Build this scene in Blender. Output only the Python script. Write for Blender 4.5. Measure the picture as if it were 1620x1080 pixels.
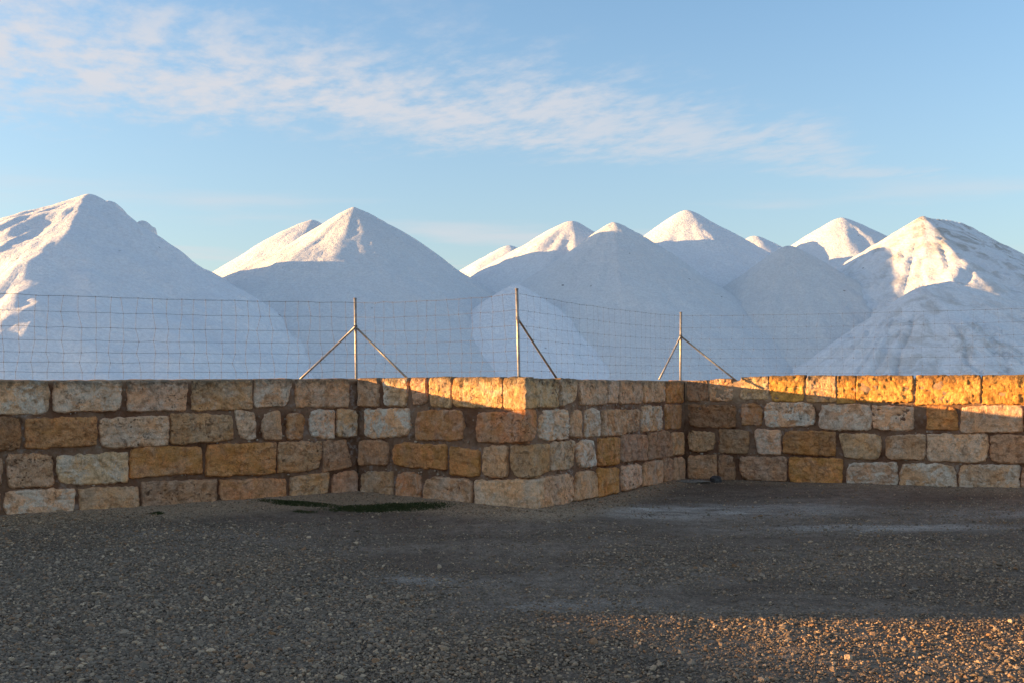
import bpy, math, random
import numpy as np
from mathutils import Vector
random.seed(7)
scene = bpy.context.scene
for o in list(bpy.data.objects): bpy.data.objects.remove(o)
COL = scene.collection

# ------------------------------------------------------------------ camera
FPX, CX, HY, EYE = 1575.0, 810.0, 598.0, 1.6       # focal length, centre and horizon in photo pixels, eye height
cam_d = bpy.data.cameras.new('camera'); cam = bpy.data.objects.new('camera', cam_d); COL.objects.link(cam)
cam_d.lens = 35; cam_d.sensor_width = 36; cam_d.clip_start = 0.05; cam_d.clip_end = 20000
cam.location = (0, 0, EYE); cam.rotation_euler = (math.radians(90), 0, 0)
cam_d.shift_y = 58/1620
scene.camera = cam

# ------------------------------------------------------------------ sun, sky, exposure
SUN_EL = 5.2
e = math.radians(SUN_EL)
sun_d = bpy.data.lights.new('sun', 'SUN'); sun = bpy.data.objects.new('sun', sun_d); COL.objects.link(sun)
sun_d.energy = 4.6; sun_d.angle = math.radians(0.5); sun_d.color = (1.0, 0.575, 0.225)
to_sun = Vector((-math.cos(e), 0.0, math.sin(e)))
sun.rotation_euler = to_sun.to_track_quat('Z', 'Y').to_euler(); sun.location = (-20, 0, 15)

world = bpy.data.worlds.new('World'); scene.world = world; world.use_nodes = True
nt = world.node_tree; nt.nodes.clear()
N = lambda t, **k: _set(nt.nodes.new(t), k)
def _set(n, k):
    for a, b in k.items(): setattr(n, a, b)
    return n
def lk(a, b): nt.links.new(a, b)
def mth(op, a, b=None, c=None, clamp=False):
    n = N('ShaderNodeMath', operation=op, use_clamp=clamp)
    for i, v in enumerate((a, b, c)):
        if v is None: continue
        if isinstance(v, (int, float)): n.inputs[i].default_value = v
        else: lk(v, n.inputs[i])
    return n.outputs[0]
def smooth(v, lo, hi):
    n = N('ShaderNodeMapRange', interpolation_type='SMOOTHSTEP')
    lk(v, n.inputs[0]); n.inputs[1].default_value = lo; n.inputs[2].default_value = hi
    return n.outputs[0]
sky = N('ShaderNodeTexSky', sky_type='NISHITA', sun_disc=False)
sky.sun_elevation = e; sky.sun_rotation = math.radians(-90)
sky.altitude = 0; sky.air_density = 1.0; sky.dust_density = 0.85; sky.ozone_density = 2.6
tc = N('ShaderNodeTexCoord'); sx = N('ShaderNodeSeparateXYZ'); lk(tc.outputs['Generated'], sx.inputs[0])
zz = mth('MAXIMUM', sx.outputs[2], 0.03)
px = mth('DIVIDE', sx.outputs[0], zz); py = mth('DIVIDE', sx.outputs[1], zz)   # the cloud layer's own plane
# band of thin cloud: along / across
ax, ay = 0.883, 0.469
al = mth('ADD', mth('MULTIPLY', px, ax), mth('MULTIPLY', mth('SUBTRACT', py, 3.85), ay))
ac = mth('ADD', mth('MULTIPLY', px, -ay), mth('MULTIPLY', mth('SUBTRACT', py, 3.85), ax))
cmb = N('ShaderNodeCombineXYZ'); lk(mth('MULTIPLY', al, 1.15), cmb.inputs[0]); lk(mth('MULTIPLY', ac, 0.72), cmb.inputs[1])
n1 = N('ShaderNodeTexNoise'); n1.inputs['Scale'].default_value = 3.6; n1.inputs['Detail'].default_value = 8; n1.inputs['Roughness'].default_value = 0.58; n1.inputs['Distortion'].default_value = 0.35
lk(cmb.outputs[0], n1.inputs['Vector'])
n2 = N('ShaderNodeTexNoise'); n2.inputs['Scale'].default_value = 1.1; n2.inputs['Detail'].default_value = 4
lk(cmb.outputs[0], n2.inputs['Vector'])
n3 = N('ShaderNodeTexNoise'); n3.inputs['Scale'].default_value = 11.0; n3.inputs['Detail'].default_value = 5; n3.inputs['Roughness'].default_value = 0.6
lk(cmb.outputs[0], n3.inputs['Vector'])
wid = mth('MAXIMUM', mth('SUBTRACT', 0.70, mth('MULTIPLY', al, 0.24)), 0.14)
acw = mth('ADD', ac, mth('MULTIPLY', mth('SUBTRACT', n2.outputs[0], 0.5), 1.3))
edge = mth('DIVIDE', mth('ABSOLUTE', acw), wid)
bm = mth('SUBTRACT', 1.0, smooth(edge, 0.1, 1.5))
bm = mth('MULTIPLY', bm, mth('SUBTRACT', 1.0, smooth(al, 2.0, 3.0)))
dens = mth('ADD', mth('MULTIPLY', n1.outputs[0], 0.60), mth('MULTIPLY', n3.outputs[0], 0.40))
cl = smooth(mth('ADD', dens, mth('MULTIPLY', bm, 0.20)), 0.52, 0.80)
cl = mth('MULTIPLY', cl, bm)
# faint far streaks low over the horizon
cmb2 = N('ShaderNodeCombineXYZ'); lk(mth('MULTIPLY', px, 0.35), cmb2.inputs[0]); lk(mth('MULTIPLY', py, 0.5), cmb2.inputs[1]); cmb2.inputs[2].default_value = 3.7
n4 = N('ShaderNodeTexNoise'); n4.inputs['Scale'].default_value = 1.3; n4.inputs['Detail'].default_value = 5
lk(cmb2.outputs[0], n4.inputs['Vector'])
far = mth('MULTIPLY', smooth(n4.outputs[0], 0.52, 0.72), mth('MULTIPLY', smooth(py, 3.5, 6.5), 0.55))
n5 = N('ShaderNodeTexNoise'); n5.inputs['Scale'].default_value = 0.9; n5.inputs['Detail'].default_value = 6
cmb3 = N('ShaderNodeCombineXYZ'); lk(px, cmb3.inputs[0]); lk(py, cmb3.inputs[1]); 
lk(cmb3.outputs[0], n5.inputs['Vector'])
over = mth('MULTIPLY', smooth(n5.outputs[0], 0.38, 0.66), mth('SUBTRACT', 1.0, smooth(py, 1.2, 2.4)))  # thin cloud added overhead, out of view, to whiten the light on shaded surfaces
tot = mth('MAXIMUM', mth('ADD', mth('MULTIPLY', cl, mth('SUBTRACT', 0.86, mth('MULTIPLY', smooth(al, -1.0, 2.4), 0.52))), far, clamp=True), mth('MULTIPLY', over, 0.35))
up = smooth(sx.outputs[2], 0.0, 0.1)
tot = mth('MULTIPLY', tot, up)
SKY_GAIN = (0.95, 0.89, 0.87)
gain = N('ShaderNodeMix', data_type='RGBA', blend_type='MULTIPLY'); gain.inputs[0].default_value = 1
lk(sky.outputs[0], gain.inputs[6]); gain.inputs[7].default_value = (*SKY_GAIN, 1)
veil = N('ShaderNodeMix', data_type='RGBA'); lk(mth('SUBTRACT', 0.50, mth('MULTIPLY', smooth(sx.outputs[2], 0.0, 0.42), 0.44)), veil.inputs[0])
lk(gain.outputs[2], veil.inputs[6]); veil.inputs[7].default_value = (0.88, 1.01, 1.17, 1)
mix = N('ShaderNodeMix', data_type='RGBA'); lk(tot, mix.inputs[0]); lk(veil.outputs[2], mix.inputs[6])
mix.inputs[7].default_value = (1.38, 1.36, 1.42, 1)
CLOUD = mix.inputs[7]
bg = N('ShaderNodeBackground'); lk(mix.outputs[2], bg.inputs[0]); bg.inputs[1].default_value = 0.15
wo = N('ShaderNodeOutputWorld'); lk(bg.outputs[0], wo.inputs[0])
scene.view_settings.view_transform = 'Standard'; scene.view_settings.look = 'None'
scene.view_settings.exposure = 1.84; scene.view_settings.gamma = 1; scene.view_settings.use_curve_mapping = False

# ------------------------------------------------------------------ numpy noise
def _h(ix, iy, iz, seed):
    h = (ix*374761393 + iy*668265263 + iz*2147483647 + seed*974711) & 0xffffffff
    h = ((h ^ (h >> 13))*1274126177) & 0xffffffff
    h = ((h ^ (h >> 16))*2246822519) & 0xffffffff
    return ((h ^ (h >> 15)) & 0xffffff)/float(0xffffff)
def vnoise(x, y, z=0.0, seed=0):
    x = np.asarray(x, float); y = np.asarray(y, float); z = np.asarray(z, float) + 0*x
    x0, y0, z0 = np.floor(x).astype(np.int64), np.floor(y).astype(np.int64), np.floor(z).astype(np.int64)
    fx, fy, fz = x-x0, y-y0, z-z0
    fx, fy, fz = [f*f*f*(f*(f*6-15)+10) for f in (fx, fy, fz)]
    r = 0
    for dx in (0, 1):
        for dy in (0, 1):
            for dz in (0, 1):
                w = (fx if dx else 1-fx)*(fy if dy else 1-fy)*(fz if dz else 1-fz)
                r = r + w*_h(x0+dx, y0+dy, z0+dz, seed)
    return r*2-1
def fbm(x, y, z=0.0, oct=4, seed=0, gain=0.5):
    a, s, t = 1.0, 0.0, 0.0
    for i in range(oct):
        s = s + a*vnoise(np.asarray(x)*2**i+i*17.3, np.asarray(y)*2**i-i*9.1, np.asarray(z)*2**i+i*5.7, seed+i)
        t += a; a *= gain
    return s/t
sstep = lambda v, lo, hi: (lambda t: t*t*(3-2*t))(np.clip((v-lo)/(hi-lo), 0, 1))

# ------------------------------------------------------------------ object helpers
def tag(o, label=None, cat=None, group=None, kind=None):
    if label: o['label'] = label
    if cat: o['category'] = cat
    if group: o['group'] = group
    if kind: o['kind'] = kind
    return o
def empty(name, loc, label, cat, group=None):
    o = bpy.data.objects.new(name, None); COL.objects.link(o); o.location = loc; o.empty_display_size = .3
    return tag(o, label, cat, group)
def mesh_obj(name, verts, faces, mat, parent=None, loc=(0, 0, 0), smooth=True):
    """verts in world space; the object's origin is put at loc"""
    v = np.asarray(verts, float) - np.asarray(loc, float)
    me = bpy.data.meshes.new(name)
    faces = np.asarray(faces)
    nf, k = faces.shape
    me.vertices.add(len(v)); me.vertices.foreach_set('co', v.ravel())
    me.loops.add(nf*k); me.loops.foreach_set('vertex_index', faces.ravel().astype(np.int32))
    me.polygons.add(nf); me.polygons.foreach_set('loop_start', np.arange(nf, dtype=np.int32)*k)
    me.update(calc_edges=True); me.validate()
    me.polygons.foreach_set('use_smooth', [smooth]*len(me.polygons))
    me.materials.append(mat)
    o = bpy.data.objects.new(name, me); COL.objects.link(o)
    o.location = loc
    if parent:
        o.parent = parent; o.location = Vector(loc)-parent.location
    return o
def add_attr(o, name, vals):
    a = o.data.attributes.new(name, 'FLOAT', 'POINT'); a.data.foreach_set('value', np.asarray(vals, np.float32).ravel())
def grid_faces(nu, nv, off=0):
    i, j = np.meshgrid(np.arange(nu-1), np.arange(nv-1), indexing='ij')
    a = (i*nv+j).ravel()+off
    return np.stack([a, a+nv, a+nv+1, a+1], 1)

# ------------------------------------------------------------------ material helpers
class Mat:
    def __init__(s, name, rough=0.9, spec=0.2):
        s.m = bpy.data.materials.new(name); s.m.use_nodes = True
        s.t = s.m.node_tree; s.b = s.t.nodes['Principled BSDF']
        s.b.inputs['Roughness'].default_value = rough; s.b.inputs['Specular IOR Level'].default_value = spec
    def n(s, t, **k):
        n = s.t.nodes.new(t)
        for a, b in k.items(): setattr(n, a, b)
        return n
    def l(s, a, b): s.t.links.new(a, b)
    def inp(s, n, i, v):
        if v is None: return
        if isinstance(v, bpy.types.NodeSocket): s.l(v, n.inputs[i])
        elif isinstance(v, (tuple, list)) and len(v) == 3 and n.inputs[i].type == 'RGBA': n.inputs[i].default_value = (*v, 1)
        else: n.inputs[i].default_value = v
    def math(s, op, a, b=None, c=None, clamp=False):
        n = s.n('ShaderNodeMath', operation=op, use_clamp=clamp)
        for i, v in enumerate((a, b, c)): s.inp(n, i, v)
        return n.outputs[0]
    def noise(s, vec, scale, detail=4, rough=.55, dist=0.0):
        n = s.n('ShaderNodeTexNoise'); s.inp(n, 'Vector', vec); n.inputs['Scale'].default_value = scale
        n.inputs['Detail'].default_value = detail; n.inputs['Roughness'].default_value = rough; n.inputs['Distortion'].default_value = dist
        return n.outputs[0]
    def vor(s, vec, scale, feature='F1', out='Distance'):
        n = s.n('ShaderNodeTexVoronoi', feature=feature); s.inp(n, 'Vector', vec); n.inputs['Scale'].default_value = scale
        return n.outputs[out]
    def step(s, v, lo, hi, a=0.0, b=1.0):
        n = s.n('ShaderNodeMapRange', interpolation_type='SMOOTHSTEP'); s.inp(n, 0, v)
        n.inputs[1].default_value = lo; n.inputs[2].default_value = hi; n.inputs[3].default_value = a; n.inputs[4].default_value = b
        return n.outputs[0]
    def mix(s, f, a, b, mode='MIX'):
        n = s.n('ShaderNodeMix', data_type='RGBA', blend_type=mode); s.inp(n, 0, f); s.inp(n, 6, a); s.inp(n, 7, b)
        return n.outputs[2]
    def bump(s, h, dist, strength=1.0, prev=None):
        n = s.n('ShaderNodeBump'); s.inp(n, 'Height', h); n.inputs['Distance'].default_value = dist; n.inputs['Strength'].default_value = strength
        if prev: s.l(prev, n.inputs['Normal'])
        return n.outputs[0]
    def attr(s, name, typ='GEOMETRY', out='Fac'):
        n = s.n('ShaderNodeAttribute', attribute_type=typ); n.attribute_name = name
        return n.outputs[out]
    def done(s, col, nrm=None):
        s.inp(s.b, 'Base Color', col)
        if nrm: s.l(nrm, s.b.inputs['Normal'])
        return s.m

# stone: marès sandstone, tinted per block by object colour
def stone_mat():
    M = Mat('weathered_sandstone', .93, .15)
    oi = M.n('ShaderNodeObjectInfo'); t = M.n('ShaderNodeTexCoord')
    off = M.n('ShaderNodeVectorMath', operation='ADD'); M.l(t.outputs['Object'], off.inputs[0])
    sc = M.math('MULTIPLY', oi.outputs['Random'], 57.0); M.l(sc, off.inputs[1]); v = off.outputs[0]
    big = M.noise(v, 3.2, 4, .6, .4); mid = M.noise(v, 11, 6, .65); fine = M.noise(v, 60, 5, .7)
    vm = M.n('ShaderNodeMapping'); M.l(v, vm.inputs[0]); vm.inputs['Scale'].default_value = (1.4, 1.4, .55)
    streak = M.noise(vm.outputs[0], 26, 5, .6, .8)
    base = oi.outputs['Color']
    c = M.mix(M.step(big, .40, .66), base, M.mix(1.0, base, (1.16, .98, .80), 'MULTIPLY'))
    c = M.mix(M.step(M.noise(v, 2.1, 3, .6, .3), .5, .68, 0, .6), c, M.mix(1.0, base, (.74, .74, .76), 'MULTIPLY'))
    c = M.mix(M.step(mid, .46, .62, 0, .70), c, M.mix(1.0, c, (.50, .45, .40), 'MULTIPLY'))
    pale = M.attr('pale', 'OBJECT'); pm = M.noise(v, 5.5, 7, .72, .6)
    c = M.mix(M.math('MULTIPLY', M.step(pm, .46, .60), pale), c, (.84, .695, .54))
    och = M.attr('ochre', 'OBJECT'); om = M.noise(v, 4.2, 6, .66, .5)
    c = M.mix(M.math('MULTIPLY', M.step(M.math('SUBTRACT', 1.0, om), .44, .60), och), c, (.54, .25, .06))
    # dark lichen under the top edge of the coping course
    z = M.n('ShaderNodeSeparateXYZ'); M.l(t.outputs['Object'], z.inputs[0])
    lich = M.attr('lichen', 'OBJECT')
    lm = M.math('ADD', M.math('MULTIPLY', z.outputs[2], 2.0), M.math('MULTIPLY', M.noise(v, 9, 6, .7, .5), 1.0))
    c = M.mix(M.math('MULTIPLY', M.step(lm, .60, .92, 0, .75), lich), c, (.085, .078, .055))
    # holes and worm-eaten hollows: dirt, plus cavity shade painted into the colour
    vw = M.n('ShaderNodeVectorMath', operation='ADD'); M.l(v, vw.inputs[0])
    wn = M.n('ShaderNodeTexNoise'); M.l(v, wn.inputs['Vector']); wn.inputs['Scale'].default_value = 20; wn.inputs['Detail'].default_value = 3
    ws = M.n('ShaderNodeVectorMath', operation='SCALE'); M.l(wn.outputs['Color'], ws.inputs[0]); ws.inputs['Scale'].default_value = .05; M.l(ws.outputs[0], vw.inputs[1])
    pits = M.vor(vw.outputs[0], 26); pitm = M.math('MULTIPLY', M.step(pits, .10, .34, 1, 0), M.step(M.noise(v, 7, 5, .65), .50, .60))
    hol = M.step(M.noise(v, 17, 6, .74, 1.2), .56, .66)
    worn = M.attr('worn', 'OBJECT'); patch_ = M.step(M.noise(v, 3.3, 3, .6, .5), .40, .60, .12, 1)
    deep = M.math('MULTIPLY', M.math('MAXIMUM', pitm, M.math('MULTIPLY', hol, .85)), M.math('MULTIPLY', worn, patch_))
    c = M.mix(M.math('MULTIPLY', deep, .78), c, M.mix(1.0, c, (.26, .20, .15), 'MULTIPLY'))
    c = M.mix(M.step(fine, .52, .70, 0, .6), c, M.mix(1.0, c, (1.5, 1.45, 1.38), 'MULTIPLY'))
    c = M.mix(M.step(fine, .48, .32, 0, .6), c, M.mix(1.0, c, (.6, .57, .55), 'MULTIPLY'))
    h = M.math('ADD', M.math('MULTIPLY', mid, .9), M.math('ADD', M.math('MULTIPLY', fine, .45), M.math('MULTIPLY', streak, .8)))
    h = M.math('SUBTRACT', h, M.math('MULTIPLY', deep, .7))
    return M.done(c, M.bump(h, .035, 1.0))
def mortar_mat():
    M = Mat('red_earth_mortar', .96, .1)
    g = M.n('ShaderNodeNewGeometry'); v = g.outputs['Position']
    a = M.noise(v, 2.2, 4); b = M.noise(v, 14, 6, .65); f = M.noise(v, 70, 4, .7)
    c = M.mix(M.step(a, .38, .62), (.175, .086, .048), (.27, .160, .098))
    c = M.mix(M.math('MULTIPLY', M.step(b, .5, .66), M.step(M.noise(v, 1.1, 3), .45, .6, .25, 1)), c, (.34, .26, .21))
    c = M.mix(M.math('MULTIPLY', M.step(M.vor(v, 9), .10, .14, 1, 0), .8), c, (.33, .27, .2))
    c = M.mix(M.step(b, .28, .42, .7, 0), c, (.06, .033, .022))
    topm = M.attr('top')
    c = M.mix(M.math('MULTIPLY', topm, M.step(b, .3, .6, .5, 1)), c, (.46, .30, .18))
    return M.done(c, M.bump(M.math('ADD', b, M.math('MULTIPLY', f, .5)), .02, .9))
def salt_mat():
    M = Mat('sea_salt', .75, .25)
    g = M.n('ShaderNodeNewGeometry'); v = g.outputs['Position']
    a = M.noise(v, .22, 5, .55, .3); b = M.noise(v, 1.1, 6, .62, .3); f = M.noise(v, 7, 5, .7)
    sp = M.noise(v, 1.9, 2, .5)
    c = M.mix(M.step(a, .35, .65), (.90, .905, .885), (.86, .865, .85))
    c = M.mix(M.step(b, .35, .7, 0, .3), c, (.77, .76, .75))
    c = M.mix(M.step(f, .40, .62, 0, .45), c, (.64, .63, .62))
    c = M.mix(M.step(M.noise(v, 30, 3, .75), .42, .62, 0, .4), c, (.62, .60, .59))
    clod = M.math('MULTIPLY', M.step(M.vor(v, .55), .035, .05, 1, 0), .8)
    c = M.mix(clod, c, (.2, .18, .16))
    d = M.attr('dirt'); dm = M.math('MULTIPLY', d, M.step(M.noise(v, .7, 6, .68, .8), .44, .66))
    c = M.mix(M.math('MULTIPLY', dm, .85), c, (.42, .385, .33))
    h = M.math('ADD', M.math('MULTIPLY', b, .9), M.math('ADD', M.math('MULTIPLY', f, .30), M.math('MULTIPLY', M.noise(v, 22, 3, .7), .10)))
    oi = M.n('ShaderNodeObjectInfo'); c = M.mix(1.0, c, oi.outputs['Color'], 'MULTIPLY')
    return M.done(c, M.bump(h, .36, .65))
def ground_mat(name='gravel_ground'):
    M = Mat(name, .95, .12)
    g = M.n('ShaderNodeNewGeometry'); v = g.outputs['Position']
    mp = M.n('ShaderNodeMapping'); M.l(v, mp.inputs[0]); mp.inputs['Scale'].default_value = (.55, 1.25, 1)
    a = M.noise(mp.outputs[0], .8, 5, .6, .4); b = M.noise(v, 6, 6, .65); f = M.noise(v, 55, 4, .7)
    vo = M.vor(v, 75); vc = M.vor(v, 75, out='Color')
    c = M.mix(M.step(a, .36, .62), (.112, .080, .056), (.175, .132, .096))
    c = M.mix(M.step(b, .4, .66, 0, .6), c, (.070, .050, .035))
    dust = M.attr('dust'); c = M.mix(M.math('MULTIPLY', dust, M.step(M.noise(mp.outputs[0], 2.2, 6, .7, .5), .26, .72)), c, (.37, .325, .27))
    sand = M.attr('sand'); c = M.mix(M.math('MULTIPLY', sand, M.step(b, .2, .5, .55, 1)), c, (.25, .18, .115))
    c = M.mix(M.attr('salt'), c, (.70, .68, .65))
    hs = M.n('ShaderNodeRGBToBW'); M.l(vc, hs.inputs[0])
    c = M.mix(M.step(hs.outputs[0], .25, .8, 0, .6), c, M.mix(1.0, c, (2.1, 2.1, 2.1), 'MULTIPLY'))
    h = M.math('ADD', M.math('MULTIPLY', M.math('SUBTRACT', .5, vo), .9), M.math('MULTIPLY', f, .5))
    return M.done(c, M.bump(h, .012, .9))
def pebble_mat():
    M = Mat('gravel_pebbles', .85, .25)
    oi = M.n('ShaderNodeObjectInfo'); r = oi.outputs['Random']
    rp = M.n('ShaderNodeValToRGB'); M.l(r, rp.inputs[0]); cr = rp.color_ramp
    cr.elements[0].position = 0; cr.elements[0].color = (.085, .078, .072, 1)
    cr.elements[1].position = 1; cr.elements[1].color = (.36, .31, .25, 1)
    for p, c in ((.35, (.125, .115, .105)), (.6, (.16, .145, .13)), (.70, (.17, .115, .075)), (.8, (.19, .172, .152)), (.94, (.24, .21, .175))):
        q = cr.elements.new(p); q.color = (*c, 1)
    g = M.n('ShaderNodeNewGeometry'); f = M.noise(g.outputs['Position'], 140, 3, .6)
    tn = M.attr('tan', 'INSTANCER')
    c = M.mix(tn, M.mix(1.0, rp.outputs[0], (1.66, 1.38, 1.08), 'MULTIPLY'), M.mix(1.0, rp.outputs[0], (2.1, 1.6, 1.1), 'MULTIPLY'))
    c = M.mix(M.step(f, .3, .7, 0, .5), c, M.mix(1.0, c, (.6, .56, .52), 'MULTIPLY'))
    return M.done(c, M.bump(f, .004, .6))
def metal_mat():
    M = Mat('galvanised_steel', .5, .5); M.b.inputs['Metallic'].default_value = .55
    g = M.n('ShaderNodeNewGeometry'); f = M.noise(g.outputs['Position'], 22, 5, .7)
    c = M.mix(M.step(f, .42, .7), (.36, .34, .31), (.22, .15, .10))
    return M.done(c, M.bump(f, .002, .5))
def wire_mat():
    M = Mat('old_fence_wire', .6, .4); M.b.inputs['Metallic'].default_value = .4
    g = M.n('ShaderNodeNewGeometry'); f = M.noise(g.outputs['Position'], 9, 3)
    return M.done(M.mix(M.step(f, .4, .65), (.115, .105, .10), (.08, .068, .058)))
def grass_mat():
    M = Mat('short_grass', .7, .2)
    g = M.n('ShaderNodeNewGeometry'); f = M.noise(g.outputs['Position'], 18, 3)
    return M.done(M.mix(M.step(f, .35, .65), (.030, .042, .010), (.070, .072, .024)))
def rock_mat():
    M = Mat('rough_rock', .9, .2)
    g = M.n('ShaderNodeNewGeometry'); f = M.noise(g.outputs['Position'], 25, 5, .65)
    oi = M.n('ShaderNodeObjectInfo')
    return M.done(M.mix(M.step(f, .35, .65), oi.outputs['Color'], M.mix(1.0, oi.outputs['Color'], (.5, .47, .45), 'MULTIPLY')), M.bump(f, .01, .8))
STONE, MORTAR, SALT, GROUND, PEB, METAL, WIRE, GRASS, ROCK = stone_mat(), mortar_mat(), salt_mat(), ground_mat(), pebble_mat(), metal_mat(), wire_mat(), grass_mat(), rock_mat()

# ------------------------------------------------------------------ wall plan (metres); tops differ a little from corner to corner
def P(x, y, z): return np.array([x, y, z], float)
dA = np.array([-3.57, -2.11])/math.hypot(3.57, 2.11)
dD = np.array([4.42, -1.85])/math.hypot(4.42, 1.85)
K1t, K1b = P(-2.035, 13.03, 1.612), P(-2.015, 13.03, 0)
K2t, K2b = P(.165, 11.80, 1.615), P(.30, 11.72, 0)
K3t, K3b = P(2.73, 15.75, 1.580), P(2.75, 15.74, 0)
LA, LD = 12.6, 16.0
K0t = P(-2.035+dA[0]*LA, 13.03+dA[1]*LA, 1.56); K0b = K0t*[1, 1, 0]
K4t = P(2.73+dD[0]*LD, 15.75+dD[1]*LD, 1.66); K4b = K4t*[1, 1, 0]
SEG = {'A': (K0t, K1t, K0b, K1b), 'B': (K1t, K2t, K1b, K2b), 'C': (K2t, K3t, K2b, K3b), 'D': (K3t, K4t, K3b, K4b)}
FR = {}
for k, (a, b, c, d) in SEG.items():
    u = b-a; u[2] = 0; u /= np.linalg.norm(u)
    up = (c+d)/2-(a+b)/2; up = -up; up /= np.linalg.norm(up)
    n = np.cross(u, up); n /= np.linalg.norm(n)       # outward, towards the yard
    FR[k] = (a*[1, 1, 0] + 0*a, u, n)
def hit(seg, X, Y):
    """the point of a wall face seen at a photo pixel"""
    a, b, c, d = SEG[seg]; o = (a+b+c+d)/4; n = FR[seg][2]
    ray = np.array([(X-CX)/FPX, 1.0, (HY-Y)/FPX]); e0 = P(0, 0, EYE)
    t = np.dot(o-e0, n)/np.dot(ray, n); p = e0+ray*t; u = FR[seg][1]; L = np.dot(b-a, u)
    for _ in range(3):
        q = np.dot(p-a, u)/L; w = np.clip(p[2]/1.6, -.1, 1.1)
        f = (a*(1-q)+b*q)*w+(c*(1-q)+d*q)*(1-w)
        t += np.dot(f-p, n)/np.dot(ray, n); p = e0+ray*t
    return p

WALLPTS = np.array([K0t[:2], K1t[:2], (K2t[:2]+K2b[:2])/2, K3t[:2], K4t[:2]])
RAMP = [(.10, .08), (.13, .05), (.03, .03), (.02, .07), (.08, .08)]
def ground_z(x, y, fine=True):
    x = np.asarray(x, float); y = np.asarray(y, float)
    z = .03*fbm(x*.45, y*.6, 0, 3, 5) + .008*fbm(x*2.2, y*2.6, 0, 3, 9)
    z = z*np.clip(1.5-np.hypot(x, y-6)/60, 0, 1)
    best = np.full(x.shape, 1e9); rr = np.zeros(x.shape)
    R = [.09, .13, .055, .02, .085]
    for i in range(4):
        p, q = WALLPTS[i], WALLPTS[i+1]; d = q-p; L2 = (d**2).sum()
        t = np.clip(((x-p[0])*d[0]+(y-p[1])*d[1])/L2, 0, 1)
        dist = np.hypot(x-(p[0]+t*d[0]), y-(p[1]+t*d[1]))
        m = dist < best; best = np.where(m, dist, best)
        if i == 0:
            s = (1-t)*LA; rv = np.interp(s, [0, 4.2, 12], [.13, .10, .09])
        elif i == 3:
            s = t*LD; rv = np.interp(s, [0, 4.8, 16], [.02, .085, .09])
        else: rv = R[i]+(R[i+1]-R[i])*t
        rr = np.where(m, rv, rr)
    return z + rr*np.exp(-(best/.55)**1.3), best

# ------------------------------------------------------------------ ground sheet
def graded(lo, hi, step, far, g=1.22):
    a = list(np.arange(lo, hi, step)); s = step; v = a[-1]
    while v < far: s *= g; v += s; a.append(v)
    s = step; v = a[0]; pre = []
    while v > -far: s *= g; v -= s; pre.append(v)
    return np.array(pre[::-1]+a)
gx, gy = graded(-5.5, 6.5, .032, 4000), graded(8, 16.5, .05, 4000)
gy = np.concatenate([gy[gy < 3.6], np.arange(3.7, 7.98, .022), gy[gy >= 8]])
XX, YY = np.meshgrid(gx, gy, indexing='ij')
ZZ, DD = ground_z(XX, YY)
ZZ = ZZ + .006*fbm(XX*9, YY*9, 0, 2, 3)*(DD < 30)+.008*fbm(XX*22, YY*26, 0, 2, 4)*(YY < 8.5)*(YY > 3.5)
g = mesh_obj('ground', np.stack([XX.ravel(), YY.ravel(), ZZ.ravel()], 1), grid_faces(len(gx), len(gy)), GROUND)
tag(g, kind='structure')
def ell(x, y, cx, cy, rx, ry): return np.exp(-(((x-cx)/rx)**2+((y-cy)/ry)**2))
wob = .25*fbm(XX*.9, YY*.9, 0, 3, 77)
dust = np.clip(ell(XX, YY, 2.6, 12.2, 1.5, .55)*1.0 + ell(XX, YY, 4.0, 10.6, 1.6, .3)*.9 + ell(XX, YY, 1.3, 11.9, .9, .6)*.7
               + ell(XX, YY, 6.4, 11.6, 1.2, .4)*.6 + ell(XX, YY, -.8, 7.9, .7, .22)*.5 + ell(XX, YY, -3.5, 10.2, 1.2, .3)*.35 + ell(XX, YY, .35, 7.0, .6, .2)*.5
               + ell(XX, YY, -1.1, 6.3, .5, .16)*.5, 0, 1)
band = np.where(XX < 1.5, .85, .5)
sand = sstep(DD+wob*.7, band+.2, band-.35)*np.where(XX > 2.6, .45, 1.0)
behind = (DD > 0) & (YY > np.interp(XX, WALLPTS[:, 0], WALLPTS[:, 1]))
sand = np.where(behind & (DD > .5), .6, sand)
add_attr(g, 'salt', np.where(behind, sstep(DD, .8, 3.0), 0)); add_attr(g, 'dust', dust); add_attr(g, 'sand', sand)

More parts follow.
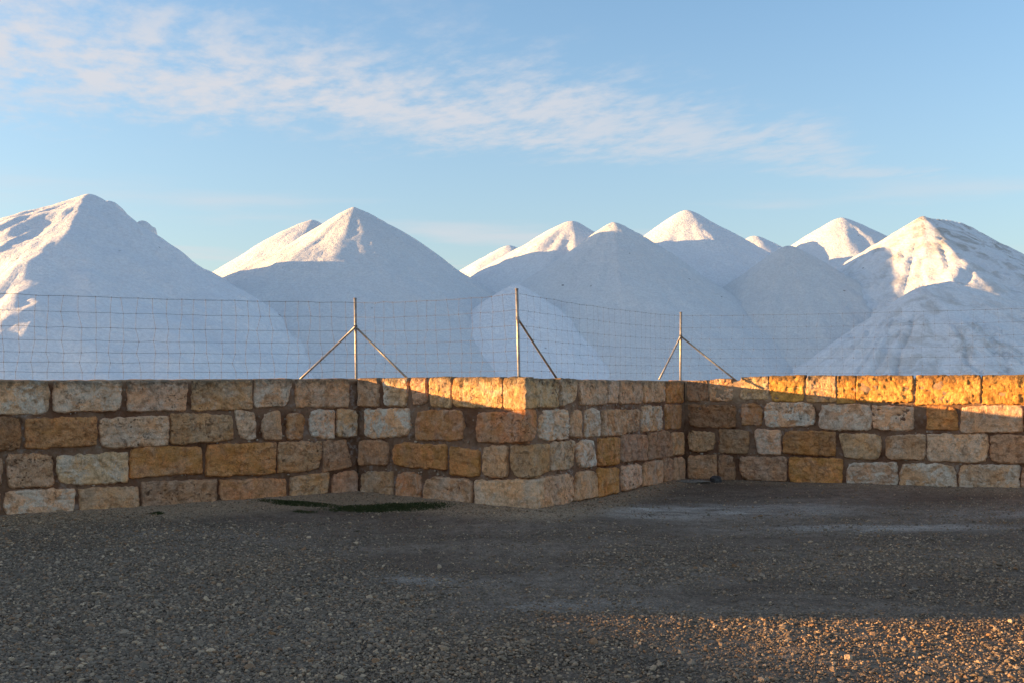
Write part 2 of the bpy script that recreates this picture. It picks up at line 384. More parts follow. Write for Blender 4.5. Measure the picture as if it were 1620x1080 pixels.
# ------------------------------------------------------------------ gravel (uncountable): instanced pebbles lying in the ground
rng = np.random.default_rng(11)
def pebble(i):
    import bmesh
    bm_ = bmesh.new(); bmesh.ops.create_icosphere(bm_, subdivisions=2 if i < 2 else 1, radius=1)
    r = np.random.default_rng(50+i); ax_ = r.uniform(.6, 1.25, 3); ax_[2] = r.uniform(.45, .7)
    for v in bm_.verts:
        q = v.co; k = 1+.28*float(vnoise(q.x*1.3+i*7, q.y*1.3, q.z*1.3, i))
        v.co = Vector((q.x*ax_[0]*k, q.y*ax_[1]*k, q.z*ax_[2]*k))
    me = bpy.data.meshes.new('pebble'); bm_.to_mesh(me); bm_.free(); me.materials.append(PEB)
    return me
def gravel():
    bands = [(3.6, 6.2, 5600), (6.2, 7.6, 4900), (7.6, 9.2, 3500), (9.2, 11.0, 2200), (11.0, 15.8, 1100)]
    xs, ys = [], []
    for y0, y1, dn in bands:
        w = .60*y1+.8; n = int((y1-y0)*2*w*dn)
        xs.append(rng.uniform(-w, w, n)); ys.append(rng.uniform(y0, y1, n))
    x = np.concatenate(xs); y = np.concatenate(ys)
    z, d = ground_z(x, y)
    wall_y = np.interp(x, WALLPTS[:, 0], WALLPTS[:, 1])
    # loose heaps on the left and in front, packed dirt in the middle and right
    pk = .5+.5*fbm(x*.55, y*1.1, 0, 4, 31); pk2 = .5+.5*fbm(x*2.4, y*3.2, 0, 3, 41)
    loose = .40 + .80*sstep(-x+(6.6-y)*.8, -1.2, 2.0) + 1.2*(pk-.5) + 1.0*(pk2-.5)
    loose = np.clip(loose, .10, 1.0)
    loose *= 1-.8*np.clip(ell(x, y, 2.6, 12.2, 1.5, .5)+ell(x, y, 4.0, 10.6, 1.5, .3)+ell(x, y, .35, 7.0, .6, .25), 0, 1)
    loose = np.where(y < 6.8, np.maximum(loose, .48), loose); loose = np.where(d < .6, np.maximum(loose, .55), loose)
    keep = (y < wall_y-.05) & (rng.random(len(x)) < loose) & (d > .03)
    x, y, z = x[keep], y[keep], z[keep]; lo = loose[keep]; n = len(x)
    r = .0047*np.exp(rng.normal(0, .42, n))*(.82+.5*lo)
    r = np.where(rng.random(n) < .02, r*1.9, r)
    r = np.clip(r, .003, .026)
    me = bpy.data.meshes.new('gravel'); me.vertices.add(n)
    me.vertices.foreach_set('co', np.stack([x, y, z+r*.25+.002], 1).ravel())
    wobb = .25*fbm(x*.9, y*.9, 0, 3, 77); tan_ = sstep(d[keep]+wobb*.7, .95, .1)*np.where(x > 2.6, .4, 1.0)
    tan_ = np.maximum(tan_, .3*sstep(fbm(x*.5, y*.8, 0, 3, 61), .05, .4))
    for nm, vals in (('size', r), ('tan', tan_)):
        a = me.attributes.new(nm, 'FLOAT', 'POINT'); a.data.foreach_set('value', vals.astype(np.float32))
    rot = np.stack([rng.normal(0, .35, n), rng.normal(0, .35, n), rng.uniform(0, 6.28, n)], 1)
    a = me.attributes.new('turn', 'FLOAT_VECTOR', 'POINT'); a.data.foreach_set('vector', rot.astype(np.float32).ravel())
    o = bpy.data.objects.new('gravel', me); COL.objects.link(o); tag(o, 'loose grey and tan gravel strewn over the yard in front of the stone wall', 'gravel', kind='stuff')
    ng = bpy.data.node_groups.new('gravel_scatter', 'GeometryNodeTree')
    ng.interface.new_socket('Geometry', in_out='INPUT', socket_type='NodeSocketGeometry')
    ng.interface.new_socket('Geometry', in_out='OUTPUT', socket_type='NodeSocketGeometry')
    gi = ng.nodes.new('NodeGroupInput'); go = ng.nodes.new('NodeGroupOutput')
    m2p = ng.nodes.new('GeometryNodeMeshToPoints'); ng.links.new(gi.outputs[0], m2p.inputs[0])
    iop = ng.nodes.new('GeometryNodeInstanceOnPoints'); ng.links.new(m2p.outputs[0], iop.inputs['Points'])
    # the pebble shapes are built inside the tree from deformed spheres
    join = ng.nodes.new('GeometryNodeGeometryToInstance')
    for i in range(5):
        ico = ng.nodes.new('GeometryNodeMeshIcoSphere'); ico.inputs['Radius'].default_value = 1; ico.inputs['Subdivisions'].default_value = 2
        sp = ng.nodes.new('GeometryNodeSetPosition'); ng.links.new(ico.outputs[0], sp.inputs[0])
        nz = ng.nodes.new('ShaderNodeTexNoise'); nz.noise_dimensions = '4D'; nz.inputs['W'].default_value = i*3.7; nz.inputs['Scale'].default_value = .9; nz.inputs['Detail'].default_value = 2
        sub = ng.nodes.new('ShaderNodeVectorMath'); sub.operation = 'SUBTRACT'; sub.inputs[1].default_value = (.5, .5, .5); ng.links.new(nz.outputs['Color'], sub.inputs[0])
        mul = ng.nodes.new('ShaderNodeVectorMath'); mul.operation = 'SCALE'; mul.inputs['Scale'].default_value = 1.9; ng.links.new(sub.outputs[0], mul.inputs[0])
        ng.links.new(mul.outputs[0], sp.inputs['Offset'])
        tr = ng.nodes.new('GeometryNodeTransform'); ng.links.new(sp.outputs[0], tr.inputs[0])
        q = np.random.default_rng(90+i).uniform(.65, 1.25, 2); tr.inputs['Scale'].default_value = (q[0], q[1], .62)
        sm = ng.nodes.new('GeometryNodeSetMaterial'); sm.inputs['Material'].default_value = PEB; ng.links.new(tr.outputs[0], sm.inputs[0])
        ng.links.new(sm.outputs[0], join.inputs[0])
    ng.links.new(join.outputs[0], iop.inputs['Instance'])
    iop.inputs['Pick Instance'].default_value = True
    ra = ng.nodes.new('GeometryNodeInputNamedAttribute'); ra.data_type = 'FLOAT_VECTOR'; ra.inputs['Name'].default_value = 'turn'
    e2r = ng.nodes.new('FunctionNodeEulerToRotation'); ng.links.new(ra.outputs[0], e2r.inputs[0]); ng.links.new(e2r.outputs[0], iop.inputs['Rotation'])
    sa = ng.nodes.new('GeometryNodeInputNamedAttribute'); sa.data_type = 'FLOAT'; sa.inputs['Name'].default_value = 'size'
    ng.links.new(sa.outputs[0], iop.inputs['Scale'])
    ng.links.new(iop.outputs[0], go.inputs[0])
    md = o.modifiers.new('scatter', 'NODES'); md.node_group = ng
    print('pebbles', n)
gravel()

# ------------------------------------------------------------------ the stone wall
wall = empty('stone_wall', ((K2b[0]), K2b[1], 0), 'long weathered sandstone block wall with red mortar zigzagging across the gravel yard', 'wall')
PAL = {'w': (0.85, 0.542, 0.333), 'b': (0.762, 0.458, 0.263), 'g': (0.625, 0.366, 0.224), 'o': (0.775, 0.369, 0.143), 'r': (0.712, 0.345, 0.168), 'd': (0.475, 0.257, 0.14), 'y': (0.896, 0.473, 0.135), 'l': (0.829, 0.539, 0.281)}
PALE = {'w': .75, 'b': .3, 'g': .2, 'o': .12, 'r': .3, 'd': .05, 'y': .05, 'l': .3}
OCH = {'w': .05, 'b': .15, 'g': .1, 'o': .5, 'r': .3, 'd': .1, 'y': .8, 'l': .4}
seed_c = [100]
def patch(q, n, res, proud, depth, rough, seed, row, ext=(0, 0)):
    """one dressed face: a rough grid over the quad q (TL,TR,BR,BL), its rim bent back into the wall"""
    TL, TR, BR, BL = [np.array(p, float) for p in q]
    uh = (TR-TL)/np.linalg.norm(TR-TL)
    vh = (TL-BL)/np.linalg.norm(TL-BL); gr = .013; TL = TL+(vh*(row > 0)-uh)*gr; TR = TR+(vh*(row > 0)+uh)*gr; BL = BL-(vh+uh)*gr; BR = BR+(uh-vh)*gr
    TL = TL-uh*ext[0]; BL = BL-uh*ext[0]; TR = TR+uh*ext[1]; BR = BR+uh*ext[1]
    W = np.linalg.norm(TR-TL); H = np.linalg.norm(TL-BL)
    nu, nv = max(6, int(W/res)), max(5, int(H/res))
    u = np.linspace(0, 1, nu); v = np.linspace(0, 1, nv)
    U, V = np.meshgrid(u, v, indexing='ij')
    du = np.minimum(U, 1-U)*W; dv = np.minimum(V, 1-V)*H
    # pull the corners in: a worn outline, each corner by its own amount
    rs = np.random.default_rng(seed)
    U2, V2 = U.copy(), V.copy()
    for cu, cv in ((0, 0), (0, 1), (1, 0), (1, 1)):
        rr = rs.choice([rs.uniform(.008, .03), rs.uniform(.02, .09)], p=[.45, .55]) if row > 0 else rs.uniform(.015, .04)
        if (cu == 0 and ext[0] > 0) or (cu == 1 and ext[1] > 0): rr = .008
        d = np.hypot(np.abs(U-cu)*W, np.abs(V-cv)*H); k = np.exp(-(d/(rr*1.3))**2)*.42*rr
        U2 += np.where(cu == 0, 1, -1)*k/W; V2 += np.where(cv == 0, 1, -1)*k/H*(0.35 if (row == 0 and cv == 1) else 1)
    pos = (TL[None, None]*((1-U2)*V2)[..., None] + TR*(U2*V2)[..., None] + BR*(U2*(1-V2))[..., None] + BL*((1-U2)*(1-V2))[..., None])
    c = (TL+TR+BR+BL)/4; up = (TL-BL)/H
    lx = ((pos-c)@uh)+seed*1.37; lz = ((pos-c)@up)+seed*.71
    # ragged outline
    em = np.exp(-np.minimum(du, dv)/.035)
    ru = (.016*fbm(lx*8, lz*8, 0, 3, seed)+.014*fbm(lx*26, lz*26, 0, 3, seed+21))*em; rv = (.016*fbm(lx*8, lz*8, 5, 3, seed+3)+.014*fbm(lx*26, lz*26, 5, 3, seed+23))*em
    if row == 0: rv = rv*np.where(V > .5, .6, 1)
    edge_r = .020
    dm = np.minimum(np.minimum(du, dv), edge_r)/edge_r
    prof = np.sqrt(np.clip(1-(1-dm)**2, 0, 1))
    if ext[0] > 0: prof = np.where((U*W < edge_r), np.maximum(prof, np.sqrt(np.clip(1-(1-np.minimum(dv, edge_r)/edge_r)**2, 0, 1))*(.55+.45*U*W/edge_r)), prof)
    if ext[1] > 0: prof = np.where(((1-U)*W < edge_r), np.maximum(prof, np.sqrt(np.clip(1-(1-np.minimum(dv, edge_r)/edge_r)**2, 0, 1))*(.55+.45*(1-U)*W/edge_r)), prof)
    disp = (proud+.018)*prof-.018 + rough*(.014*fbm(lx*4, lz*4, 1, 3, seed+7) + .015*fbm(lx*13, lz*13, 2, 4, seed+9, .6)
            - .016*np.clip(fbm(lx*11, lz*15, 3, 3, seed+11)-.25, 0, 1)*2)
    ridg = 1-np.abs(fbm(lx*6+1.5*fbm(lx*3, lz*3, 0, 2, seed), lz*9, 4, 3, seed+13)); disp = disp - rough*.010*sstep(ridg, .9, 1.0)
    pos = pos + uh*ru[..., None] + up*rv[..., None] + n*disp[..., None]
    V0 = pos.reshape(-1, 3); F = grid_faces(nu, nv)
    rim = np.concatenate([np.arange(nu)*nv, (nu-1)*nv+np.arange(1, nv), (np.arange(nu-2, -1, -1))*nv+nv-1, np.arange(nv-2, 0, -1)])
    back = V0[rim]-n*depth
    b0 = len(V0); R = len(rim); nx = np.roll(np.arange(R), -1)
    F2 = np.stack([rim, b0+np.arange(R), b0+nx, rim[nx]], 1)
    return np.vstack([V0, back]), np.vstack([F[:, ::-1], F2[:, ::-1]])
def stone(parts, col, row, res=.0125, parent=None, pale=None, ochre=None, rough=1.0, worn=None):
    seed_c[0] += 1; s = seed_c[0]; rs = np.random.default_rng(s)
    Vs, Fs, off = [], [], 0
    for q, seg_n, ext in parts:
        v, f = patch(q, seg_n, res, rs.uniform(.010, .030) if row else rs.uniform(.018, .026), .16, rough*rs.uniform(.7, 1.5), s, row, ext)
        Vs.append(v); Fs.append(f+off); off += len(v)
    v = np.vstack(Vs); loc = v.mean(0)
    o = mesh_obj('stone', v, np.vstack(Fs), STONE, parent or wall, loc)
    j = rs.uniform(.86, 1.12); c = PAL[col]
    o.color = (c[0]*j*rs.uniform(.96, 1.04), c[1]*j, c[2]*j*rs.uniform(.92, 1.08), 1)
    o['pale'] = float(PALE[col]*rs.uniform(.5, 1.3) if pale is None else pale)
    o['ochre'] = float(OCH[col]*rs.uniform(.4, 1.4) if ochre is None else ochre)
    o['lichen'] = 1.0 if row == 0 else 0.0
    o['worn'] = worn if worn is not None else float(np.clip(.25+.95*rs.random()**1.6+(.3 if rough > 1.2 else 0)+(.15 if row == 0 else 0), 0, 1.2))
    return o
CR = {1: (3.857, 0), 2: (3.5217, 400), 3: (3.857, 800), 4: (3.857, 1200)}      # readings taken from enlarged crops of the photo
def Q(cr, seg, pts):
    s, ox = CR[cr]; return [hit(seg, x/s+ox, y/s+560) for x, y in pts]
def quad(xl, xr, tl, tr, br, bl, xbl=None, xbr=None):
    return [(xl, tl), (xr, tr), (xr if xbr is None else xbr, br), (xl if xbl is None else xbl, bl)]
S = [  # crop, wall face, course, colour, (xl, xr, y top left, y top right, y bottom right, y bottom left, [x bottom left, x bottom right])
 (1,'A',0,'w',(-120,292,158,158,360,365)), (1,'A',0,'w',(335,738,158,158,342,350,325,730)), (1,'A',0,'w',(780,1148,158,158,340,345,780,1130)), (1,'A',0,'b',(1172,1537,155,152,330,345)),
 (1,'A',1,'d',(-150,125,375,385,580,605)), (1,'A',1,'o',(160,590,395,385,550,575)), (1,'A',1,'w',(612,1027,390,375,552,568)), (1,'A',1,'b',(1042,1420,362,372,520,550)), (1,'A',1,'w',(1432,1565,342,338,525,520,1460,1560)),
 (1,'A',2,'g',(-200,8,640,640,790,800)), (1,'A',2,'b',(50,318,610,615,808,808)), (1,'A',2,'w',(352,782,620,600,778,797)), (1,'A',2,'o',(798,1232,570,562,720,752)), (1,'A',2,'o',(1260,1682,552,540,730,742)),
 (1,'A',3,'g',(-380,-5,850,845,990,1000)), (1,'A',3,'w',(25,452,840,820,975,1010)), (1,'A',3,'b',(490,842,820,812,955,985)), (1,'A',3,'g',(868,1320,785,765,920,950)), (1,'A',3,'r',(1345,1745,770,755,910,925)),
 (2,'A',0,'w',(8,222,138,136,285,298,8,180)), (2,'A',0,'b',(238,535,136,134,292,292)),
 (2,'A',1,'b',(52,150,320,312,475,475,58,165)), (2,'A',1,'r',(195,282,330,332,470,472)), (2,'A',1,'w',(315,454,310,308,465,465)), (2,'A',1,'w',(470,582,305,305,455,460)),
 (2,'A',2,'b',(142,380,492,485,640,660)), (2,'A',2,'g',(395,520,480,478,625,655,395,556)),
 (2,'A',3,'b',(215,425,690,655,785,795)), (2,'A',3,'g',(445,582,658,652,780,785)),
 (2,'B',0,'b',(588,698,132,132,290,287)), (2,'B',0,'w',(725,865,132,130,288,285,735,850)), (2,'B',0,'b',(880,972,128,128,282,280,898,965)), (2,'B',0,'l',(990,1108,126,126,292,290)), (2,'B',0,'l',(1118,1392,128,126,298,290)),
 (2,'B',1,'w',(625,872,310,305,455,462)), (2,'B',1,'r',(905,1168,310,315,475,478)),
 (2,'B',2,'g',(592,762,480,478,610,615,592,742)), (2,'B',2,'o',(780,1078,490,508,640,622)), (2,'B',2,'o',(1100,1260,515,540,680,665)), (2,'B',2,'b',(1282,1418,512,510,685,680)),
 (2,'B',3,'b',(605,776,655,655,800,790)), (2,'B',3,'r',(795,930,660,665,815,810)), (2,'B',3,'b',(965,1218,680,700,850,825,935,1218)),
 (3,'C',0,'w',(340,432,145,148,275,318,338,420)), (3,'C',0,'b',(450,615,153,155,305,305)), (3,'C',0,'w',(622,690,157,157,300,295,622,672)), (3,'C',0,'b',(692,830,159,160,295,300)), (3,'C',0,'b',(840,968,160,162,285,292)), (3,'C',0,'o',(982,1080,162,163,292,292)),
 (3,'C',1,'w',(205,384,340,338,515,525)), (3,'C',1,'b',(400,458,340,345,505,505)), (3,'C',1,'w',(480,578,332,332,500,500,490,573)), (3,'C',1,'b',(590,738,340,340,490,495)), (3,'C',1,'b',(742,818,338,338,470,475)), (3,'C',1,'w',(832,957,320,320,460,472)), (3,'C',1,'r',(972,1070,308,310,452,455,985,1068)),
 (3,'C',2,'b',(278,420,540,528,690,712)), (3,'C',2,'w',(435,530,528,525,680,690,440,550)), (3,'C',2,'o',(568,692,515,508,668,682)), (3,'C',2,'g',(710,862,492,492,645,652)), (3,'C',2,'g',(875,1010,480,470,620,640)), (3,'C',2,'b',(1018,1088,478,475,608,612)),
 (3,'C',3,'b',(440,552,720,708,870,890,418,555)), (3,'C',3,'o',(565,690,700,690,840,868)), (3,'C',3,'w',(715,830,685,670,805,830)), (3,'C',3,'b',(842,958,660,642,785,805)), (3,'C',3,'g',(968,1025,635,630,775,780)), (3,'C',3,'b',(1035,1092,630,625,770,772)),
 (3,'D',0,'g',(1108,1237,160,158,282,285)), (3,'D',0,'b',(1245,1385,150,145,285,285)), (3,'D',0,'l',(1435,1605,138,132,272,272)),
 (3,'D',1,'d',(1115,1400,305,312,445,445)), (3,'D',1,'r',(1440,1560,300,295,432,432)),
 (3,'D',2,'b',(1112,1275,468,480,590,590)), (3,'D',2,'g',(1305,1490,458,462,605,598,1300,1468)), (3,'D',2,'w',(1515,1680,462,460,610,608,1545,1678)),
 (3,'D',3,'b',(1115,1288,620,615,762,760)), (3,'D',3,'g',(1297,1395,618,615,765,765)), (3,'D',3,'g',(1430,1710,625,628,770,765)),
 (4,'D',0,'y',(64,280,130,125,285,285,80,276)), (4,'D',0,'l',(295,473,129,128,292,290)), (4,'D',0,'y',(480,592,128,128,295,298)), (4,'D',0,'y',(600,944,128,127,288,290)), (4,'D',0,'y',(962,1356,126,126,300,305)), (4,'D',0,'y',(1368,1690,126,124,300,302)),
 (4,'D',1,'w',(38,342,292,295,435,440)), (4,'D',1,'w',(372,685,305,305,462,455)), (4,'D',1,'w',(695,947,312,320,462,460)), (4,'D',1,'o',(1028,1215,310,320,460,458)), (4,'D',1,'b',(1235,1612,315,312,470,478)), (4,'D',1,'b',(1628,1900,318,318,475,475)),
 (4,'D',2,'o',(150,468,462,475,622,600)), (4,'D',2,'b',(488,758,485,488,640,630,528,732)), (4,'D',2,'b',(778,1015,495,490,645,635)), (4,'D',2,'w',(1032,1398,488,488,658,645)), (4,'D',2,'g',(1420,1690,495,495,670,655)),
 (4,'D',3,'o',(185,512,628,640,790,785)), (4,'D',3,'w',(540,847,660,662,800,795)), (4,'D',3,'w',(868,1208,665,675,810,800)), (4,'D',3,'w',(1228,1592,675,680,830,825)), (4,'D',3,'g',(1605,1850,685,690,845,840)),
]
for cr, seg, row, col, q in S:
    kw = {}
    if seg == 'D' and row == 0 and col == 'y': kw = dict(ochre=.95, pale=0, worn=.32)
    if col == 'w' and row == 1 and q[0] in (625, 38): kw = dict(pale=1.3, ochre=0)
    stone([(Q(cr, seg, quad(*q)), FR[seg][2], (0, 0))], col, row, rough=1.6 if (q[0] in (160, 205, 1028)) else 1.0, **kw)
# blocks that turn the projecting corner: a face on each side
nB, nC = FR['B'][2], FR['C'][2]
def cs(x, y): return (x, y)
for row, col, qb, qc in ((0, 'l', (1400, 1522, 126, 126, 305, 300), (120, 320, 144, 149, 320, 325)),
                         (1, 'r', (1250, 1530, 330, 320, 495, 485), (128, 185, 338, 340, 520, 525)),
                         (2, 'b', (1440, 1562, 512, 510, 690, 680), (168, 262, 555, 550, 712, 745)),
                         (3, 'w', (1240, 1580, 705, 700, 885, 870), None)):
    parts = [(Q(2, 'B', quad(*qb)), nB, (0, .012))]
    if qc: parts.append((Q(3, 'C', quad(*qc)), nC, (.012, 0)))
    stone(parts, col, row)
stone([(Q(3, 'C', quad(205, 408, 755, 725, 905, 945)), nC, (0, 0))], 'b', 3)

# courses beyond the frame, laid by rule
def along(seg, s, z, from_end):
    a, b, c, d = SEG[seg]; t = s if from_end == 0 else None
    return None
def run(start, d2, n, s0, s1, ztops, zb, seed, parent=None, starts=None, res=.035):
    r = np.random.default_rng(seed)
    for row in range(4):
        s = s0 if starts is None else starts[row]
        while s < s1:
            w = r.uniform(.45, .92); e_ = min(s+w, s1)
            if e_-s < .2: break
            zt = ztops[row]-.012; zl = ztops[row+1]+.022
            p = lambda s_, z_: np.array([start[0]+d2[0]*s_, start[1]+d2[1]*s_, z_+r.uniform(-.012, .012)*(row > 0)])
            a, b = p(s+.02, zt), p(e_-.02, zt); c, dd = p(e_-.02, zl), p(s+.02, zl)
            q = [a, b, c, dd]
            if np.dot(np.cross(b-a, a-dd), n) < 0: q = [b, a, dd, c]
            stone([(q, n, (0, 0))], r.choice(list('wbbgobyl' if row == 0 else 'wwbbggord')), row, res, parent)
            s = e_
zt = [1.60, 1.225, .82, .405, -.06]
def sA(seg, cr, x, y):
    p = hit(seg, x/CR[cr][0]+CR[cr][1], y/CR[cr][0]+560); o = (K1t if seg == 'A' else K3t)
    return math.hypot(p[0]-o[0], p[1]-o[1])
run(K1t, dA, FR['A'][2], 0, LA, [1.57]+zt[1:], 0, 5, starts=[sA('A', 1, -120, 200), sA('A', 1, -150, 450), sA('A', 1, -200, 700), sA('A', 1, -380, 900)])
run(K3t, dD, FR['D'][2], 0, LD, [1.65]+zt[1:], 0, 6, starts=[sA('D', 4, 1690, 200), sA('D', 4, 1900, 400), sA('D', 4, 1690, 600), sA('D', 4, 1850, 750)])

# mortar and rubble core: a rough sheet just behind the faces, a top and a back
def core(pts_t, pts_b, normals, name='mortar', parent=None, res=.022, seed=1, thick=.42, closed_ends=True, fine=None):
    V, F, T, off = [], [], [], 0
    uu = [(pts_t[i+1]-pts_t[i])*[1, 1, 0]/np.linalg.norm((pts_t[i+1]-pts_t[i])*[1, 1, 0]) for i in range(len(pts_t)-1)]
    def mitre(i, j):      # how far the mitre at the joint of runs i and j leans along run i
        if not (0 <= j < len(uu)): return 0.0
        m = normals[i]+normals[j]; m = m/np.linalg.norm(m); return float(m@uu[i])/float(m@normals[i])
    for i in range(len(pts_t)-1):
        m0, m1 = mitre(i, i-1), mitre(i, i+1)
        a, b, c, d = pts_t[i], pts_t[i+1], pts_b[i], pts_b[i+1]; n = normals[i]
        L = np.linalg.norm(b-a); 
        rs_ = fine[i] if fine else res
        if isinstance(rs_, tuple):      # (finer stretch measured from one end)
            r0, s_lo, s_hi, r1 = rs_; u = np.unique(np.concatenate([np.arange(0, s_lo, r1), np.arange(s_lo, s_hi, r0), np.arange(s_hi, L, r1), [L]]))/L
        else: u = np.linspace(0, 1, int(L/rs_)+2)
        nz = 60; v = np.linspace(0, 1, nz)
        U, W = np.meshgrid(u, v, indexing='ij')
        A = a-[0, 0, .016]; B = b-[0, 0, .016]; C_ = c-[0, 0, .12]; D_ = d-[0, 0, .12]
        pos = A*((1-U)*W)[..., None]+B*(U*W)[..., None]+C_*((1-U)*(1-W))[..., None]+D_*(U*(1-W))[..., None]
        x, y, z = pos[..., 0], pos[..., 1], pos[..., 2]
        h = .016*fbm(x*4, y*4, z*4, 3, seed)+.018*fbm(x*13, y*13, z*13, 3, seed+4, .6)-.010-.014*sstep(z, 1.15, .6)
        topd = (1-W)*1.6
        h = h - .03*np.exp(-topd/.012)
        h = h - .035*sstep(fbm(x*7, y*7, z*9, 3, seed+31), .30, .55)*(W < .97)
        if i == 3: h = h+.014*np.exp(-(topd/.33)**6)
        tz = .008*fbm(x*6, y*6, 0, 3, seed+8)*np.exp(-topd/.1)
        L_ = np.linalg.norm(b-a)
        k0, k1 = np.clip(1-U*L_/.3, 0, 1)*m0, np.clip(1-(1-U)*L_/.3, 0, 1)*m1
        pos = pos + (n+uu[i]*(k0+k1)[..., None])*h[..., None]; pos[..., 2] += tz
        V.append(pos.reshape(-1, 3)); F.append(grid_faces(len(u), nz, off)[:, ::-1]); T.append((np.exp(-(topd/.33)**6) if i == 3 else np.exp(-topd/.02)).ravel()); off += len(u)*nz
        # top and back
        nt_ = 8; w = np.linspace(0, 1, nt_); front = pos[:, -1]
        Ut, Wt = np.meshgrid(u, w, indexing='ij')
        tp = front[:, None]-(n+uu[i]*(m0*(1-Ut)+m1*Ut)[..., None])*(thick*Wt)[..., None]
        tp[..., 2] += np.where(Wt > 0, .014*fbm(tp[..., 0]*7, tp[..., 1]*7, 0, 3, seed+2), 0)
        V.append(tp.reshape(-1, 3)); F.append(grid_faces(len(u), nt_, off)[:, ::-1]); T.append(np.ones(tp.shape[:2]).ravel()); o1 = off; off += len(u)*nt_
        bk = np.stack([tp[:, -1], tp[:, -1]*[1, 1, 0]-[0, 0, .12]], 1)
        V.append(bk.reshape(-1, 3)); F.append(grid_faces(len(u), 2, off)[:, ::-1]); T.append(np.zeros(len(u)*2)); off += len(u)*2
        for end in (0, -1):     # ends
            q = np.stack([pos[end, -1], tp[end, -1], tp[end, -1]*[1, 1, 0]-[0, 0, .12], pos[end, 0]])
            V.append(q); F.append(np.array([[off, off+1, off+2, off+3]])); T.append(np.zeros(4)); off += 4
    o = mesh_obj(name, np.vstack(V), np.vstack(F), MORTAR, parent or wall, (parent or wall).location)
    add_attr(o, 'top', np.concatenate(T)); return o
core([K0t, K1t, K2t, K3t, K4t], [K0b, K1b, K2b, K3b, K4b], [FR[k][2] for k in 'ABCD'],
     fine=[(.020, LA-5.2, LA, .05), .02, .02, (.020, 0, 5.6, .05)])

def chips():
    r_ = np.random.default_rng(77); V, F, off = [], [], 0
    ph = (1+5**.5)/2; base = np.array([(-1, ph, 0), (1, ph, 0), (-1, -ph, 0), (1, -ph, 0), (0, -1, ph), (0, 1, ph), (0, -1, -ph), (0, 1, -ph), (ph, 0, -1), (ph, 0, 1), (-ph, 0, -1), (-ph, 0, 1)])/1.9
    fc = np.array([(0, 11, 5), (0, 5, 1), (0, 1, 7), (0, 7, 10), (0, 10, 11), (1, 5, 9), (5, 11, 4), (11, 10, 2), (10, 7, 6), (7, 1, 8), (3, 9, 4), (3, 4, 2), (3, 2, 6), (3, 6, 8), (3, 8, 9), (4, 9, 5), (2, 4, 11), (6, 2, 10), (8, 6, 7), (9, 8, 1)])
    for seg, s0, s1, n in (('A', LA-4.6, LA, 34), ('B', .1, 2.4, 22), ('C', .1, 4.4, 26), ('D', .1, 5, 34)):
        a, b, c, d = SEG[seg]; u = FR[seg][1]; L = np.linalg.norm((b-a)[:2])
        for k in range(n):
            t = r_.uniform(s0, s1)/L; z = r_.choice([1.215, .815, .42])+r_.normal(0, .022); w = z/1.6
            p = (a*(1-t)+b*t)*w+(c*(1-t)+d*t)*(1-w)-FR[seg][2]*r_.uniform(.004, .014)
            sz = r_.uniform(.007, .020)*np.array([r_.uniform(.8, 1.7), .8, r_.uniform(.6, 1.1)])
            q = base*(1+r_.uniform(-.25, .25, (12, 1)))*sz; q = q[:, :1]*u+q[:, 1:2]*FR[seg][2]+q[:, 2:]*np.array([0, 0, 1.0])
            V.append(q+p); F.append(fc+off); off += 12
    o = mesh_obj('mortar_chips', np.vstack(V), np.vstack(F), STONE, wall, wall.location); o['kind'] = 'stuff'
    o.color = (.5, .42, .33, 1); o['pale'] = .6; o['ochre'] = .1; o['lichen'] = 0.0; o['worn'] = .3
chips()

# the wall goes on across the gateway, left of the frame (its shadow falls on the gravel)
w2s, w2e = np.array([-16.7, 6.9]), np.array([-12.7, 1.2])
d2 = (w2e-w2s)/np.linalg.norm(w2e-w2s); L2 = np.linalg.norm(w2e-w2s)
wall2 = empty('stone_wall', (w2s[0], w2s[1], 0), 'separate sandstone wall beyond the gateway at the far left', 'wall')
n2_ = np.array([d2[1], -d2[0], 0.0]); n2_ = n2_ if n2_[0] > 0 else -n2_
core([P(*w2s, 1.6), P(*w2e, 1.6)], [P(*w2s, 0), P(*w2e, 0)], [n2_], parent=wall2, res=.06)
run(w2s, d2, n2_, 0, L2, zt, 0, 8, parent=wall2, res=.05)

# ------------------------------------------------------------------ wire fence on the wall
def tube(path, r, sides=8, cap=False):
    path = np.asarray(path, float); V, F = [], []
    for i, p in enumerate(path):
        t = path[min(i+1, len(path)-1)]-path[max(i-1, 0)]; t /= np.linalg.norm(t)
        a = np.cross(t, [0, 0, 1.0]) if abs(t[2]) < .9 else np.cross(t, [0, 1.0, 0]); a /= np.linalg.norm(a); b = np.cross(t, a)
        for k in range(sides):
            g_ = 2*math.pi*k/sides; V.append(p+(a*math.cos(g_)+b*math.sin(g_))*r)
    for i in range(len(path)-1):
        for k in range(sides):
            F.append([i*sides+k, i*sides+(k+1) % sides, (i+1)*sides+(k+1) % sides, (i+1)*sides+k])
    if cap:
        for base in (0, (len(path)-1)*sides):
            c = len(V); V.append(path[0] if base == 0 else path[-1])
            for k in range(0, sides, 2): F.append([c, base+k, base+(k+1) % sides, base+(k+2) % sides])
    return np.array(V), np.array(F)
def merge(L):
    V, F, off = [], [], 0
    for v, f in L: V.append(v); F.append(f+off); off += len(v)
    return np.vstack(V), np.vstack(F)
IN = .13       # posts stand this far in from the face
def inset(p, ns):
    m = sum(ns)/len(ns); m = m/np.linalg.norm(m); return p-m*IN/max(.5, float(np.dot(m, ns[0])))
